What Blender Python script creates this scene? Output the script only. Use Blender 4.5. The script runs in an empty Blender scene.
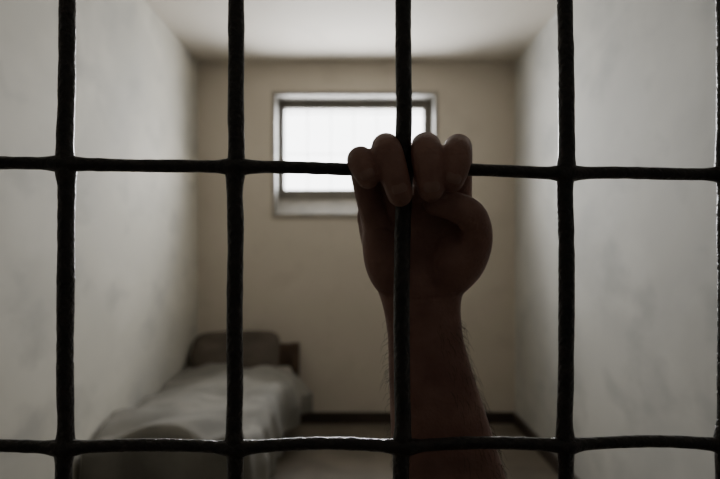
import bpy, bmesh, math, random
from mathutils import Vector, Matrix, noise, kdtree
random.seed(4)
D = bpy.data
coll = bpy.context.scene.collection

# ---------------------------------------------------------------- helpers
def new_obj(name, bm=None, mat=None, smooth=False, parent=None):
    me = D.meshes.new(name)
    if bm is not None:
        bm.to_mesh(me); bm.free()
    o = D.objects.new(name, me); coll.objects.link(o)
    if mat: me.materials.append(mat)
    if smooth:
        for p in me.polygons: p.use_smooth = True
    if parent: o.parent = parent
    return o

def box(bm, x0, x1, y0, y1, z0, z1):
    r = bmesh.ops.create_cube(bm, size=1)
    for v in r['verts']:
        v.co = Vector((x0+(v.co.x+.5)*(x1-x0), y0+(v.co.y+.5)*(y1-y0), z0+(v.co.z+.5)*(z1-z0)))
    return r['verts']

def ring_loft(bm, rings, cap=True):
    prev = None; first = None
    for r in rings:
        vs = [bm.verts.new(p) for p in r]
        if prev:
            n = len(vs)
            for i in range(n):
                bm.faces.new((prev[i], prev[(i+1)%n], vs[(i+1)%n], vs[i]))
        else: first = vs
        prev = vs
    if cap:
        bm.faces.new(list(reversed(first))); bm.faces.new(prev)

def tube(bm, pts, rad, n=14):
    rings = []
    ref = None
    for i, p in enumerate(pts):
        a = pts[max(i-1,0)]; b = pts[min(i+1,len(pts)-1)]
        t = (b-a).normalized()
        if ref is None:
            ref = t.orthogonal().normalized()
        ref = (ref - t*ref.dot(t)).normalized()
        s = t.cross(ref)
        rings.append([p + (ref*math.cos(k*2*math.pi/n)+s*math.sin(k*2*math.pi/n))*rad[i] for k in range(n)])
    ring_loft(bm, rings)

def nodes(name):
    m = D.materials.new(name); m.use_nodes = True
    nt = m.node_tree; b = nt.nodes['Principled BSDF']
    return m, nt, b

def mat(name, c1, c2=None, scale=5, rough=.8, bump=0.0, bscale=30, metallic=0, coords='Object', detail=6, lo=.35, hi=.65, spec=.5, bdist=.01):
    m, nt, b = nodes(name)
    b.inputs['Roughness'].default_value = rough
    b.inputs['Metallic'].default_value = metallic
    b.inputs['Specular IOR Level'].default_value = spec
    tc = nt.nodes.new('ShaderNodeTexCoord')
    if c2:
        n = nt.nodes.new('ShaderNodeTexNoise'); n.inputs['Scale'].default_value = scale; n.inputs['Detail'].default_value = detail
        nt.links.new(tc.outputs[coords], n.inputs['Vector'])
        r = nt.nodes.new('ShaderNodeValToRGB')
        r.color_ramp.elements[0].position = lo; r.color_ramp.elements[1].position = hi
        r.color_ramp.elements[0].color = (*c1,1); r.color_ramp.elements[1].color = (*c2,1)
        nt.links.new(n.outputs['Fac'], r.inputs['Fac']); nt.links.new(r.outputs['Color'], b.inputs['Base Color'])
    else:
        b.inputs['Base Color'].default_value = (*c1,1)
    if bump:
        n2 = nt.nodes.new('ShaderNodeTexNoise'); n2.inputs['Scale'].default_value = bscale; n2.inputs['Detail'].default_value = 5
        nt.links.new(tc.outputs[coords], n2.inputs['Vector'])
        bp = nt.nodes.new('ShaderNodeBump'); bp.inputs['Strength'].default_value = bump; bp.inputs['Distance'].default_value = bdist
        nt.links.new(n2.outputs['Fac'], bp.inputs['Height']); nt.links.new(bp.outputs['Normal'], b.inputs['Normal'])
    return m

def plaster(name, base, stain, patch, seed=0, bump=.35, amt=.75):
    m, nt, b = nodes(name)
    b.inputs['Roughness'].default_value=.8
    tc = nt.nodes.new('ShaderNodeTexCoord'); mp = nt.nodes.new('ShaderNodeMapping')
    mp.inputs['Scale'].default_value=(1,.6,1); mp.inputs['Location'].default_value=(seed,seed*1.7,seed*.6)
    nt.links.new(tc.outputs['Object'], mp.inputs['Vector'])
    def layer(prev, col, scale, lo, hi, dist, fac):
        n = nt.nodes.new('ShaderNodeTexNoise'); n.inputs['Scale'].default_value=scale; n.inputs['Detail'].default_value=4
        n.inputs['Roughness'].default_value=.5; n.inputs['Distortion'].default_value=dist
        nt.links.new(mp.outputs[0], n.inputs['Vector'])
        mr = nt.nodes.new('ShaderNodeMapRange'); mr.inputs['From Min'].default_value=lo; mr.inputs['From Max'].default_value=hi
        mr.inputs['To Max'].default_value=fac
        nt.links.new(n.outputs['Fac'], mr.inputs['Value'])
        mx = nt.nodes.new('ShaderNodeMix'); mx.data_type='RGBA'
        nt.links.new(mr.outputs[0], mx.inputs['Factor'])
        if isinstance(prev, tuple): mx.inputs['A'].default_value=(*prev,1)
        else: nt.links.new(prev, mx.inputs['A'])
        mx.inputs['B'].default_value=(*col,1)
        return mx.outputs['Result'], n
    c,_ = layer(base, stain, 1.1, .42, .68, .1, amt)
    c,n = layer(c, patch, 2.6, .48, .64, .2, amt*.8)
    c,_ = layer(c, tuple(x*.85 for x in stain), 4.5, .54, .70, .15, amt*.65)
    nt.links.new(c, b.inputs['Base Color'])
    bp = nt.nodes.new('ShaderNodeBump'); bp.inputs['Strength'].default_value=bump; bp.inputs['Distance'].default_value=.02
    nt.links.new(n.outputs['Fac'], bp.inputs['Height']); nt.links.new(bp.outputs['Normal'], b.inputs['Normal'])
    return m

M_left  = plaster('plaster_left', (.575,.55,.475), (.42,.41,.37), (.65,.62,.54), 0, .4, .85)
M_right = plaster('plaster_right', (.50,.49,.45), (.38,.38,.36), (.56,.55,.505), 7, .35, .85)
M_back  = plaster('plaster_back', (.61,.55,.46), (.55,.49,.405), (.65,.59,.50), 3, .1, .5)
M_ceil  = plaster('plaster_ceiling', (.68,.63,.55), (.62,.57,.49), (.70,.65,.57), 5, .1, .5)
M_dark  = mat('corridor_paint', (.05,.05,.05), (.07,.07,.065), 3, .8)
M_floor = mat('worn_floor', (.10,.082,.06), (.17,.145,.11), 4, .6, .2, 20)
M_base  = mat('dark_baseboard', (.03,.02,.015), (.045,.03,.022), 12, .5)
M_iron  = mat('black_forged_iron', (.008,.008,.009), (.030,.023,.020), 90, .32, 1.0, 260, metallic=0.0, bdist=.0022, spec=.7)
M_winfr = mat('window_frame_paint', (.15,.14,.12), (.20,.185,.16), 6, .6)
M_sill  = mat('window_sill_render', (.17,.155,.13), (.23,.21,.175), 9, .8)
M_trim  = mat('window_trim_plaster', (.38,.34,.28), (.45,.40,.33), 6, .8)
M_wood  = mat('bed_dark_wood', (.075,.048,.032), (.13,.085,.058), 9, .6)
M_metal = mat('bed_frame_metal', (.03,.03,.03), (.05,.045,.04), 20, .5)
M_blank = mat('grey_blanket', (.155,.148,.13), (.23,.218,.19), 5, .95, .5, 60, bdist=.004)
M_pill  = mat('dark_pillow_cloth', (.065,.052,.040), (.10,.08,.062), 7, .95, .4, 50)
M_matt  = mat('mattress_ticking', (.25,.23,.2), (.32,.3,.26), 8, .9)
M_nail  = mat('fingernail', (.44,.26,.21), None, rough=.4)
M_hair  = mat('arm_hair', (.03,.02,.015), None, rough=.5)

# skin
M_skin, nt, b = nodes('skin')
b.inputs['Roughness'].default_value = .5
tc = nt.nodes.new('ShaderNodeTexCoord')
n = nt.nodes.new('ShaderNodeTexNoise'); n.inputs['Scale'].default_value = 45; n.inputs['Detail'].default_value = 6
nt.links.new(tc.outputs['Object'], n.inputs['Vector'])
r = nt.nodes.new('ShaderNodeValToRGB'); r.color_ramp.elements[0].position=.3; r.color_ramp.elements[1].position=.7
r.color_ramp.elements[0].color=(.33,.165,.135,1); r.color_ramp.elements[1].color=(.47,.26,.205,1)
nt.links.new(n.outputs['Fac'], r.inputs['Fac']); nt.links.new(r.outputs['Color'], b.inputs['Base Color'])
vo = nt.nodes.new('ShaderNodeTexVoronoi'); vo.inputs['Scale'].default_value = 420
nt.links.new(tc.outputs['Object'], vo.inputs['Vector'])
bp = nt.nodes.new('ShaderNodeBump'); bp.inputs['Strength'].default_value=.4; bp.inputs['Distance'].default_value=.0009
nt.links.new(vo.outputs['Distance'], bp.inputs['Height']); nt.links.new(bp.outputs['Normal'], b.inputs['Normal'])

# frosted glass, daylight
M_glass, nt, b = nodes('frosted_daylight_glass')
b.inputs['Base Color'].default_value = (.8,.8,.8,1); b.inputs['Roughness'].default_value=.6
b.inputs['Emission Color'].default_value = (.97,.985,1,1)
b.inputs['Emission Strength'].default_value = 7

# ---------------------------------------------------------------- room (metres)
XL, XR, YB, YF, ZC = -1.125, 1.076, 4.86, -1.3, 2.506
T = .15
bm = bmesh.new(); box(bm, XL-T, XR+T, YF-T, YB+.4, -.1, 0); new_obj('floor', bm, M_floor)
bm = bmesh.new(); box(bm, XL-T, XR+T, YF-T, YB+.4, ZC, ZC+.1); new_obj('ceiling', bm, M_ceil)
bm = bmesh.new(); box(bm, XL-T, XL, YF, YB, 0, ZC); new_obj('wall_left', bm, M_left)
bm = bmesh.new(); box(bm, XR, XR+T, YF, YB, 0, ZC); new_obj('wall_right', bm, M_right)
bm = bmesh.new(); box(bm, XL-T, XR+T, YF-T, YF, 0, ZC); new_obj('wall_front', bm, M_dark)
ox0, ox1, oz0, oz1 = -.60, .53, 1.43, 2.29
TB = .34
bm = bmesh.new()
box(bm, XL-T, ox0, YB, YB+TB, 0, ZC); box(bm, ox1, XR+T, YB, YB+TB, 0, ZC)
box(bm, ox0, ox1, YB, YB+TB, 0, oz0); box(bm, ox0, ox1, YB, YB+TB, oz1, ZC)
new_obj('wall_back', bm, M_back)
bh = .075
bm = bmesh.new(); box(bm, XL+.02, XR-.02, YB-.02, YB, 0, bh); new_obj('baseboard_back', bm, M_base)
bm = bmesh.new(); box(bm, XL, XL+.02, .6, YB, 0, bh); new_obj('baseboard_left', bm, M_base)
bm = bmesh.new(); box(bm, XR-.02, XR, .6, YB, 0, bh); new_obj('baseboard_right', bm, M_base)

# window
win = D.objects.new('window_1', None); coll.objects.link(win)
yw = YB+.22
lin = .012
fx0, fx1, fz0, fz1 = ox0+lin, ox1-lin, oz0+.13, oz1-lin
bm = bmesh.new()
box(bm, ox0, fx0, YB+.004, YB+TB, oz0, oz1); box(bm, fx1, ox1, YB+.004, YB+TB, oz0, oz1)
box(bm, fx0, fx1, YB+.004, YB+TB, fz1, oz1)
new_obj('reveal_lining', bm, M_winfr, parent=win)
bm = bmesh.new()
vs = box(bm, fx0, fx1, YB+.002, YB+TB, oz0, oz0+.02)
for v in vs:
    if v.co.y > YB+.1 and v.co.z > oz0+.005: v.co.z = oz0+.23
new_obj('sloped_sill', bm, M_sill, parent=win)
bm = bmesh.new()
box(bm, fx0, fx0+.042, yw-.03, yw+.04, fz0, fz1); box(bm, fx1-.06, fx1, yw-.03, yw+.04, fz0, fz1)
box(bm, fx0+.042, fx1-.06, yw-.03, yw+.04, fz1-.06, fz1); box(bm, fx0+.042, fx1-.06, yw-.03, yw+.04, fz0, fz0+.075)
new_obj('frame', bm, M_winfr, parent=win)
gx0, gx1, gz0, gz1 = fx0+.042, fx1-.06, fz0+.075, fz1-.06
bm = bmesh.new(); box(bm, gx0-.01, gx1+.01, yw+.025, yw+.033, gz0-.01, gz1+.01); new_obj('frosted_pane', bm, M_glass, parent=win)
bm = bmesh.new()
for i in range(1,6):
    x = gx0+(gx1-gx0)*i/6
    tube(bm, [Vector((x,yw-.01,gz0-.005)), Vector((x,yw-.01,gz1+.005))], [.0022,.0022], 8)
tube(bm, [Vector((gx0-.005,yw-.014,gz1-.03)), Vector((gx1+.005,yw-.014,gz1-.03))], [.004,.004], 8)
tube(bm, [Vector((gx0-.005,yw-.014,gz0+.26)), Vector((gx1+.005,yw-.014,gz0+.26))], [.0025,.0025], 8)
new_obj('security_rods', bm, M_winfr, True, win)
bm = bmesh.new()
tw=.016
box(bm, ox0-tw, ox0, YB-.006, YB+.02, oz0-tw, oz1+tw); box(bm, ox1, ox1+tw, YB-.006, YB+.02, oz0-tw, oz1+tw)
box(bm, ox0, ox1, YB-.006, YB+.02, oz1, oz1+tw); box(bm, ox0, ox1, YB-.006, YB+.0, oz0-tw, oz0)
new_obj('trim_1', bm, M_trim)
# daylight entering through the window
l = D.lights.new('window_daylight','AREA'); l.shape='RECTANGLE'; l.size=gx1-gx0-.01; l.size_y=gz1-gz0-.01
l.energy=38; l.color=(.985,.99,1); l.spread=math.radians(118)
lo = D.objects.new('window_daylight', l); coll.objects.link(lo)
lo.location=((gx0+gx1)/2, yw+.018, (gz0+gz1)/2); lo.rotation_euler=(math.radians(-90),0,0)
# weak unseen fill light, added behind the viewer to brighten the hand
l = D.lights.new('hand_fill_light','AREA'); l.shape='RECTANGLE'; l.size=.6; l.size_y=.15
l.energy=.5; l.color=(1,.88,.78)
lo = D.objects.new('hand_fill_light', l); coll.objects.link(lo); lo.location=(.1,-.8,ZC-.03)

# ---------------------------------------------------------------- bed
bed = D.objects.new('prison_bed', None); coll.objects.link(bed)
bx0, bx1, by0, by1 = XL+.025, -.45, 2.78, 4.80
HEAD = by1-.34
bm = bmesh.new()
for x in (bx0+.02, bx1-.02):
    for y in (by0+.03, by1-.04):
        box(bm, x-.018, x+.018, y-.018, y+.018, 0, .27)
box(bm, bx0, bx1, by0+.01, by0+.04, .22, .28); box(bm, bx0, bx1, by1-.06, by1-.03, .22, .28)
box(bm, bx0, bx0+.03, by0, by1-.03, .22, .28); box(bm, bx1-.03, bx1, by0, by1-.03, .22, .28)
for i in range(9):
    y = by0+.15+i*.21; box(bm, bx0, bx1, y, y+.05, .265, .28)
new_obj('frame_and_legs', bm, M_metal, parent=bed)
bm = bmesh.new()
vs = box(bm, bx0+.005, bx1-.005, by0+.01, by1-.05, .282, .42)
bmesh.ops.bevel(bm, geom=bm.edges[:]+bm.verts[:], offset=.035, segments=4, affect='EDGES', profile=.5)
new_obj('mattress', bm, M_matt, True, bed)
bm = bmesh.new()
box(bm, bx0, bx0+.05, by1-.03, by1+.02, 0, .60); box(bm, bx1-.02, bx1+.035, by1-.03, by1+.02, 0, .565)
box(bm, bx0+.05, bx1-.02, by1-.02, by1+.01, .50, .56); box(bm, bx0+.05, bx1-.02, by1-.02, by1+.01, .30, .36)
box(bm, bx0+.05, bx1-.02, by1-.012, by1+.003, .36, .50)
bmesh.ops.bevel(bm, geom=bm.edges[:], offset=.004, segments=2, affect='EDGES')
new_obj('headboard', bm, M_wood, parent=bed)
# blanket
bm = bmesh.new()
W = (bx1+.012)-bx0; L = HEAD-(by0-.012); DR = .24; topz=.437; R=.05
NA, NB = 80, 150
grid = []
for j in range(NB+1):
    row = []
    bb = (L+DR)*j/NB
    for i in range(NA+1):
        a = (W+DR*1.0)*i/NA
        def fold(s, lim):
            s0 = lim-R
            if s < s0: return s, 0
            arc = R*math.pi/2
            if s < s0+arc:
                t = (s-s0)/R
                return s0+R*math.sin(t), R*(1-math.cos(t))
            return lim, R+(s-s0-arc)
        xa, da = fold(a, W); yb, db = fold(bb, L)
        drop = max(da,db)
        x = bx0+xa; y = HEAD-yb; z = topz-drop
        nn = noise.noise(Vector((a*4, bb*3, 1.3)))*.028+noise.noise(Vector((a*9+bb*5, bb*6, 4.3)))*.022+.013*math.sin(a*14+bb*6+3*noise.noise(Vector((a*2,bb*2,8))))
        crown = .03*math.sin(min(1,max(0,xa/W))*math.pi)
        if drop < R: z += nn*(1-drop/R)+crown*(1-drop/R)
        if da > .01:
            f = min(1, da/.15)
            x += f*(.022+.022*math.sin(bb*17+2*math.sin(bb*5)))
            if bb < .5: x += f*.10*(1-bb/.5)
            z += f*.03*noise.noise(Vector((bb*3, 5, 0)))
        if db > .01:
            y -= min(1,db/.15)*(.02+.018*math.sin(a*22))
        row.append(bm.verts.new((x,y,z)))
    grid.append(row)
for j in range(NB):
    for i in range(NA):
        bm.faces.new((grid[j][i],grid[j+1][i],grid[j+1][i+1],grid[j][i+1]))
bl = new_obj('blanket', bm, M_blank, True, bed)
md = bl.modifiers.new('sol','SOLIDIFY'); md.thickness=.006; md.offset=1
# pillow
bm = bmesh.new()
bmesh.ops.create_uvsphere(bm, u_segments=48, v_segments=32, radius=1)
def se(t,p): return math.copysign(abs(t)**p, t)
for v in bm.verts:
    c = v.co
    x = se(c.x,.28); y = se(c.y,.40); z = c.z
    k = 1-.5*(abs(x)*abs(y))**2
    v.co = Vector((x*.288, y*.165, z*.08*k + .016*noise.noise(Vector((x*2,y*2,z)))))
rot = Matrix.Rotation(math.radians(-2),4,'Y') @ Matrix.Rotation(math.radians(48), 4, 'X')
bmesh.ops.transform(bm, matrix=Matrix.Translation((bx0+.290, by1-.26, .525)) @ rot, verts=bm.verts)
new_obj('pillow', bm, M_pill, True, bed)

# ---------------------------------------------------------------- grate
EYE = 1.2
gx, gy = .0307, .5
th = math.radians(3.0)
SP, ZS = .1183, .1957
zrow0 = EYE+.0571
def gp(s, z, dy=0):
    return Vector((gx+s*math.cos(th)-dy*math.sin(th), gy+s*math.sin(th)+dy*math.cos(th), z))
bm = bmesh.new()
ks = [k for k in range(-12,12) if XL+.03 < gp(k*SP,0).x < XR-.03]
js = [j for j in range(-8,8) if .08 < zrow0+j*ZS < ZC-.06]
smin, smax = (XL+.004-gx)/math.cos(th), (XR-.004-gx)/math.cos(th)
for k in ks:
    pts=[]; rad=[]
    z=0.002
    while z < ZC:
        s = k*SP + .0016*noise.noise(Vector((z*9, k*7.1, 0))) - (.0015*(zrow0-z)/.2 if -2<=k<=0 else 0)*.6
        dj = (z-zrow0)/ZS; dz = (dj-round(dj))*ZS
        r = .0058+.0003*noise.noise(Vector((z*40,k*3.3,2)))+.0003*noise.noise(Vector((z*120,k*3.3,5)))
        r *= 1+.26*math.exp(-(dz/.008)**2)
        s += .0009*math.sin(dz*70)*math.exp(-(dz/.03)**2)*(1 if (k+round(dj))%2 else -1)
        pts.append(gp(s+(.001 if k==-2 else 0), z)); rad.append(r)
        z += .003 if abs(k)<=3 and .85<z<1.6 else .012
    tube(bm, pts, rad, 16)
for j in js:
    pts=[]; rad=[]
    s = smin
    while s < smax:
        dk = s/SP; ds = (dk-round(dk)); f = dk-math.floor(dk)
        bow = (.0022 if j==-1 else .0006)*math.sin(f*math.pi)
        z = zrow0+j*ZS -.010*s + bow + .0012*noise.noise(Vector((s*14,j*5.7,0)))
        if j==-1: z -= .0016
        dsm = ds*SP
        r = .0045+.0003*noise.noise(Vector((s*40,j*3.3,9)))+.0003*noise.noise(Vector((s*120,j,5)))
        r *= 1+.5*math.exp(-(dsm/.009)**2)
        dy = .0015*math.exp(-(dsm/.012)**2)*(-1)
        pts.append(gp(s, z, dy)); rad.append(r)
        s += .003 if abs(s)<.45 and -2<=j<=1 else .012
    tube(bm, pts, rad, 16)
new_obj('prison_bar_grate', bm, M_iron, True)

# ---------------------------------------------------------------- hand + forearm
U = .5/700
def H(a, b, w):
    k = 1+w/700.0
    return Vector(((a-360)*k*U, .5+w*U, EYE+(250-b)*k*U))
bm = bmesh.new()
def ball(bm, c, r, seg=20):
    bmesh.ops.create_uvsphere(bm, u_segments=seg, v_segments=12, radius=r, matrix=Matrix.Translation(c))
def capsule_chain(bm, pts, rads):
    for i in range(len(pts)-1):
        tube(bm, [pts[i],pts[i+1]],[rads[i],rads[i+1]],20)
    for p,r in zip(pts,rads): ball(bm,p,r)
def catmull(P, n=5):
    m=len(P[0]); out=[]
    for i in range(len(P)-1):
        p0=P[max(i-1,0)];p1=P[i];p2=P[i+1];p3=P[min(i+2,len(P)-1)]
        for k in range(n):
            t=k/n
            out.append([.5*((2*p1[c])+(-p0[c]+p2[c])*t+(2*p0[c]-5*p1[c]+4*p2[c]-p3[c])*t*t+(-p0[c]+3*p1[c]-3*p2[c]+p3[c])*t**3) for c in range(m)])
    out.append(list(P[-1])); return out
fingers = {
 'little': [(377,225,46,16),(368,192,38,14.5),(363,165,24,14.8),(361,160,8,13.5),(361,161,-10,14),(364,168,-19,13.2),(368,177,-21,11.5)],
 'ring':   [(398,215,52,17),(391,180,40,15.5),(387,152,24,16),(386,148,6,14.8),(388,155,-15,15.6),(394,174,-22,14.2),(400,194,-22,12.5)],
 'middle': [(428,212,54,18),(427,178,42,16),(426,151,24,16.5),(426,148,6,15.2),(427,155,-15,16),(429,174,-22,14.7),(431,189,-22,12.8)],
 'index':  [(456,212,52,17),(458,178,40,15),(458,151,24,15),(458,149,6,14.2),(457,156,-14,15),(455,169,-20,13.8),(452,180,-21,12)],
 'thumb':  [(446,284,54,20),(463,266,46,22),(474,247,36,19),(477,231,26,16.2),(470,215,15,16.2),(453,206,8,15),(436,203,4,13)],
}
nails=[]
for nme, ch in fingers.items():
    c2 = catmull(ch, 4)
    P=[H(a,b_,w) for a,b_,w,r_ in c2]; Rr=[r_*U for *_,r_ in c2]
    capsule_chain(bm,P,Rr)
    nails.append((nme,P[-6],P[-1],Rr[-3],P[-3]))
secs = [(196,372,462,54,9),(203,362,468,54,14),(215,357,474,56,17),(235,359,480,60,18),(255,364,477,62,19),(275,371,470,62,21),(290,377,464,61,22),
        (305,382,461,62,21),(325,386,462,63,22),(345,388,465,64,24),(380,389,475,66,29),(430,391,491,68,34),(479,394,506,70,39),
        (530,397,517,74,42),(600,403,524,80,44),(650,410,520,90,43),(700,420,512,110,38),(720,430,503,118,28)]
rings=[]
for (h,l,r_,w,t) in catmull([list(s) for s in secs],4):
    c=H((l+r_)/2,h,w); rx=(r_-l)/2*(1+w/700)*U; ry=t*U
    rings.append([c+Vector((rx*math.copysign(abs(math.cos(q))**.85,math.cos(q)), ry*math.copysign(abs(math.sin(q))**.85,math.sin(q)),0)) for q in [k*2*math.pi/36 for k in range(36)]])
ring_loft(bm, rings)
tube(bm,[H(466,680,100),H(480,700,190),H(490,715,300)],[43*U,52*U,58*U],24)
ball(bm,H(466,680,100),43*U); ball(bm,H(490,715,300),58*U)
def ell(bm,c,rx,ry,rz,rot=0):
    bmesh.ops.create_uvsphere(bm,u_segments=24,v_segments=16,radius=1,matrix=Matrix.Translation(c)@Matrix.Rotation(rot,4,'Y')@Matrix.Diagonal((rx,ry,rz,1)))
ell(bm,H(453,260,46),25*U,20*U,38*U,math.radians(18))
ell(bm,H(383,254,48),22*U,20*U,46*U,math.radians(-8))
ell(bm,H(415,212,48),48*U,13*U,14*U)
bmesh.ops.recalc_face_normals(bm, faces=bm.faces[:])
hand = new_obj('human_hand_and_forearm', bm, M_skin, True)
md=hand.modifiers.new('rm','REMESH'); md.mode='VOXEL'; md.voxel_size=.00095; md.use_smooth_shade=True
md=hand.modifiers.new('sm','SMOOTH'); md.factor=.5; md.iterations=4
dg=bpy.context.evaluated_depsgraph_get(); me=D.meshes.new_from_object(hand.evaluated_get(dg))
hand.modifiers.clear(); hand.data=me
# relax the palm / wrist so that the muscle pads blend
bm=bmesh.new(); bm.from_mesh(me)
zt=H(0,222,55).z; zb=H(0,345,62).z
pv=[v for v in bm.verts if zb<v.co.z<zt and v.co.y>.5+22*U]
for _ in range(45): bmesh.ops.smooth_vert(bm, verts=pv, factor=.5, use_axis_x=True, use_axis_y=True, use_axis_z=True)
bm.to_mesh(me); bm.free()
kd=kdtree.KDTree(len(me.vertices))
for i,v in enumerate(me.vertices): kd.insert(v.co,i)
kd.balance()
nrm=[v.normal.copy() for v in me.vertices]
off={}
def crease(pts, depth=.0009, sig=.0011):
    last=None
    for c in catmull([list(H(*p)) for p in pts],40):
        co_,idx,dd=kd.find(Vector(c))
        q0=co_ if last is None else last.lerp(co_,.35)
        last=q0
        for q,i,d in kd.find_range(q0,sig*2.6):
            val=depth*math.exp(-(d/sig)**2)
            if val>off.get(i,0): off[i]=val
for cx,cy,hw in ((362,158,8),(389,151,9),(427,151,10),(457,151,9)):
    for k,dy in enumerate((-3,3)):
        crease([(cx-hw,cy+dy+1.5,-26),(cx,cy+dy,-34),(cx+hw,cy+dy+1.5,-26)],.0004,.0009)
crease([(437,222,20),(438,245,25),(430,265,30),(424,280,35)],.0008,.0020)
crease([(366,230,28),(392,226,28),(420,232,28)],.0007,.0018)
crease([(378,297,36),(400,300,36),(430,300,36),(458,296,36)],.0006,.0016)
for i,o_ in off.items(): me.vertices[i].co -= nrm[i]*o_
for p in me.polygons: p.use_smooth=True
me.update()
for nme,a,tip,r_,mid in nails:
    ax=(tip-a).normalized()
    dors=Vector((0,-1,0)) if nme!='thumb' else Vector((.1,-.6,.8))
    dors=(dors-ax*dors.dot(ax)).normalized(); sx=ax.cross(dors)
    c = mid+ax*r_*.2+dors*r_*.60
    M=Matrix((( sx.x,ax.x,dors.x,c.x),(sx.y,ax.y,dors.y,c.y),(sx.z,ax.z,dors.z,c.z),(0,0,0,1)))
    bm=bmesh.new()
    bmesh.ops.create_uvsphere(bm,u_segments=24,v_segments=16,radius=1)
    for v in bm.verts:
        v.co.x=se(v.co.x,.8); v.co.y=se(v.co.y,.7)
    bmesh.ops.transform(bm,matrix=M@Matrix.Diagonal((r_*.62,r_*.66,r_*.38,1)),verts=bm.verts)
    new_obj('nail_'+nme,bm,M_nail,True,hand)
# arm hair
bm=bmesh.new()
for i in range(420):
    h=random.uniform(320,475); q=random.uniform(-1.3,1.1) if i%4 else random.uniform(2.2,4.0)
    for k in range(len(secs)-1):
        if secs[k][0]<=h<=secs[k+1][0]:
            f=(h-secs[k][0])/(secs[k+1][0]-secs[k][0]); s_=[secs[k][c]*(1-f)+secs[k+1][c]*f for c in range(5)]
    _,l,r2,w,t=s_
    c=H((l+r2)/2,h,w); rx=(r2-l)/2*(1+w/700)*U; ry=t*U
    nr=Vector((math.cos(q)/rx,math.sin(q)/ry,0)).normalized()
    p=c+Vector((rx*math.cos(q),ry*math.sin(q),0))*.985
    dn=Vector((random.uniform(-.3,.3),random.uniform(-.3,.3),-1))
    ln=random.uniform(.005,.012)
    tube(bm,[p,p+nr*ln*.45+dn*ln*.3,p+nr*ln*.6+dn*ln*.9],[.00014,.00010,.00005],4)
new_obj('arm_hair',bm,M_hair,False,hand)

# ---------------------------------------------------------------- world, camera
w = D.worlds.new('dim_surroundings'); bpy.context.scene.world = w; w.use_nodes=True
w.node_tree.nodes['Background'].inputs[0].default_value=(.5,.55,.6,1)
w.node_tree.nodes['Background'].inputs[1].default_value=.05
cam = D.cameras.new('camera'); co = D.objects.new('camera', cam); coll.objects.link(co)
co.location=(0,0,EYE); co.rotation_euler=(math.radians(90),0,0)
cam.sensor_width=36; cam.lens=35; cam.shift_y=.0146; cam.clip_start=.02
cam.dof.use_dof=True; cam.dof.focus_distance=.50; cam.dof.aperture_fstop=7.5
bpy.context.scene.camera=co
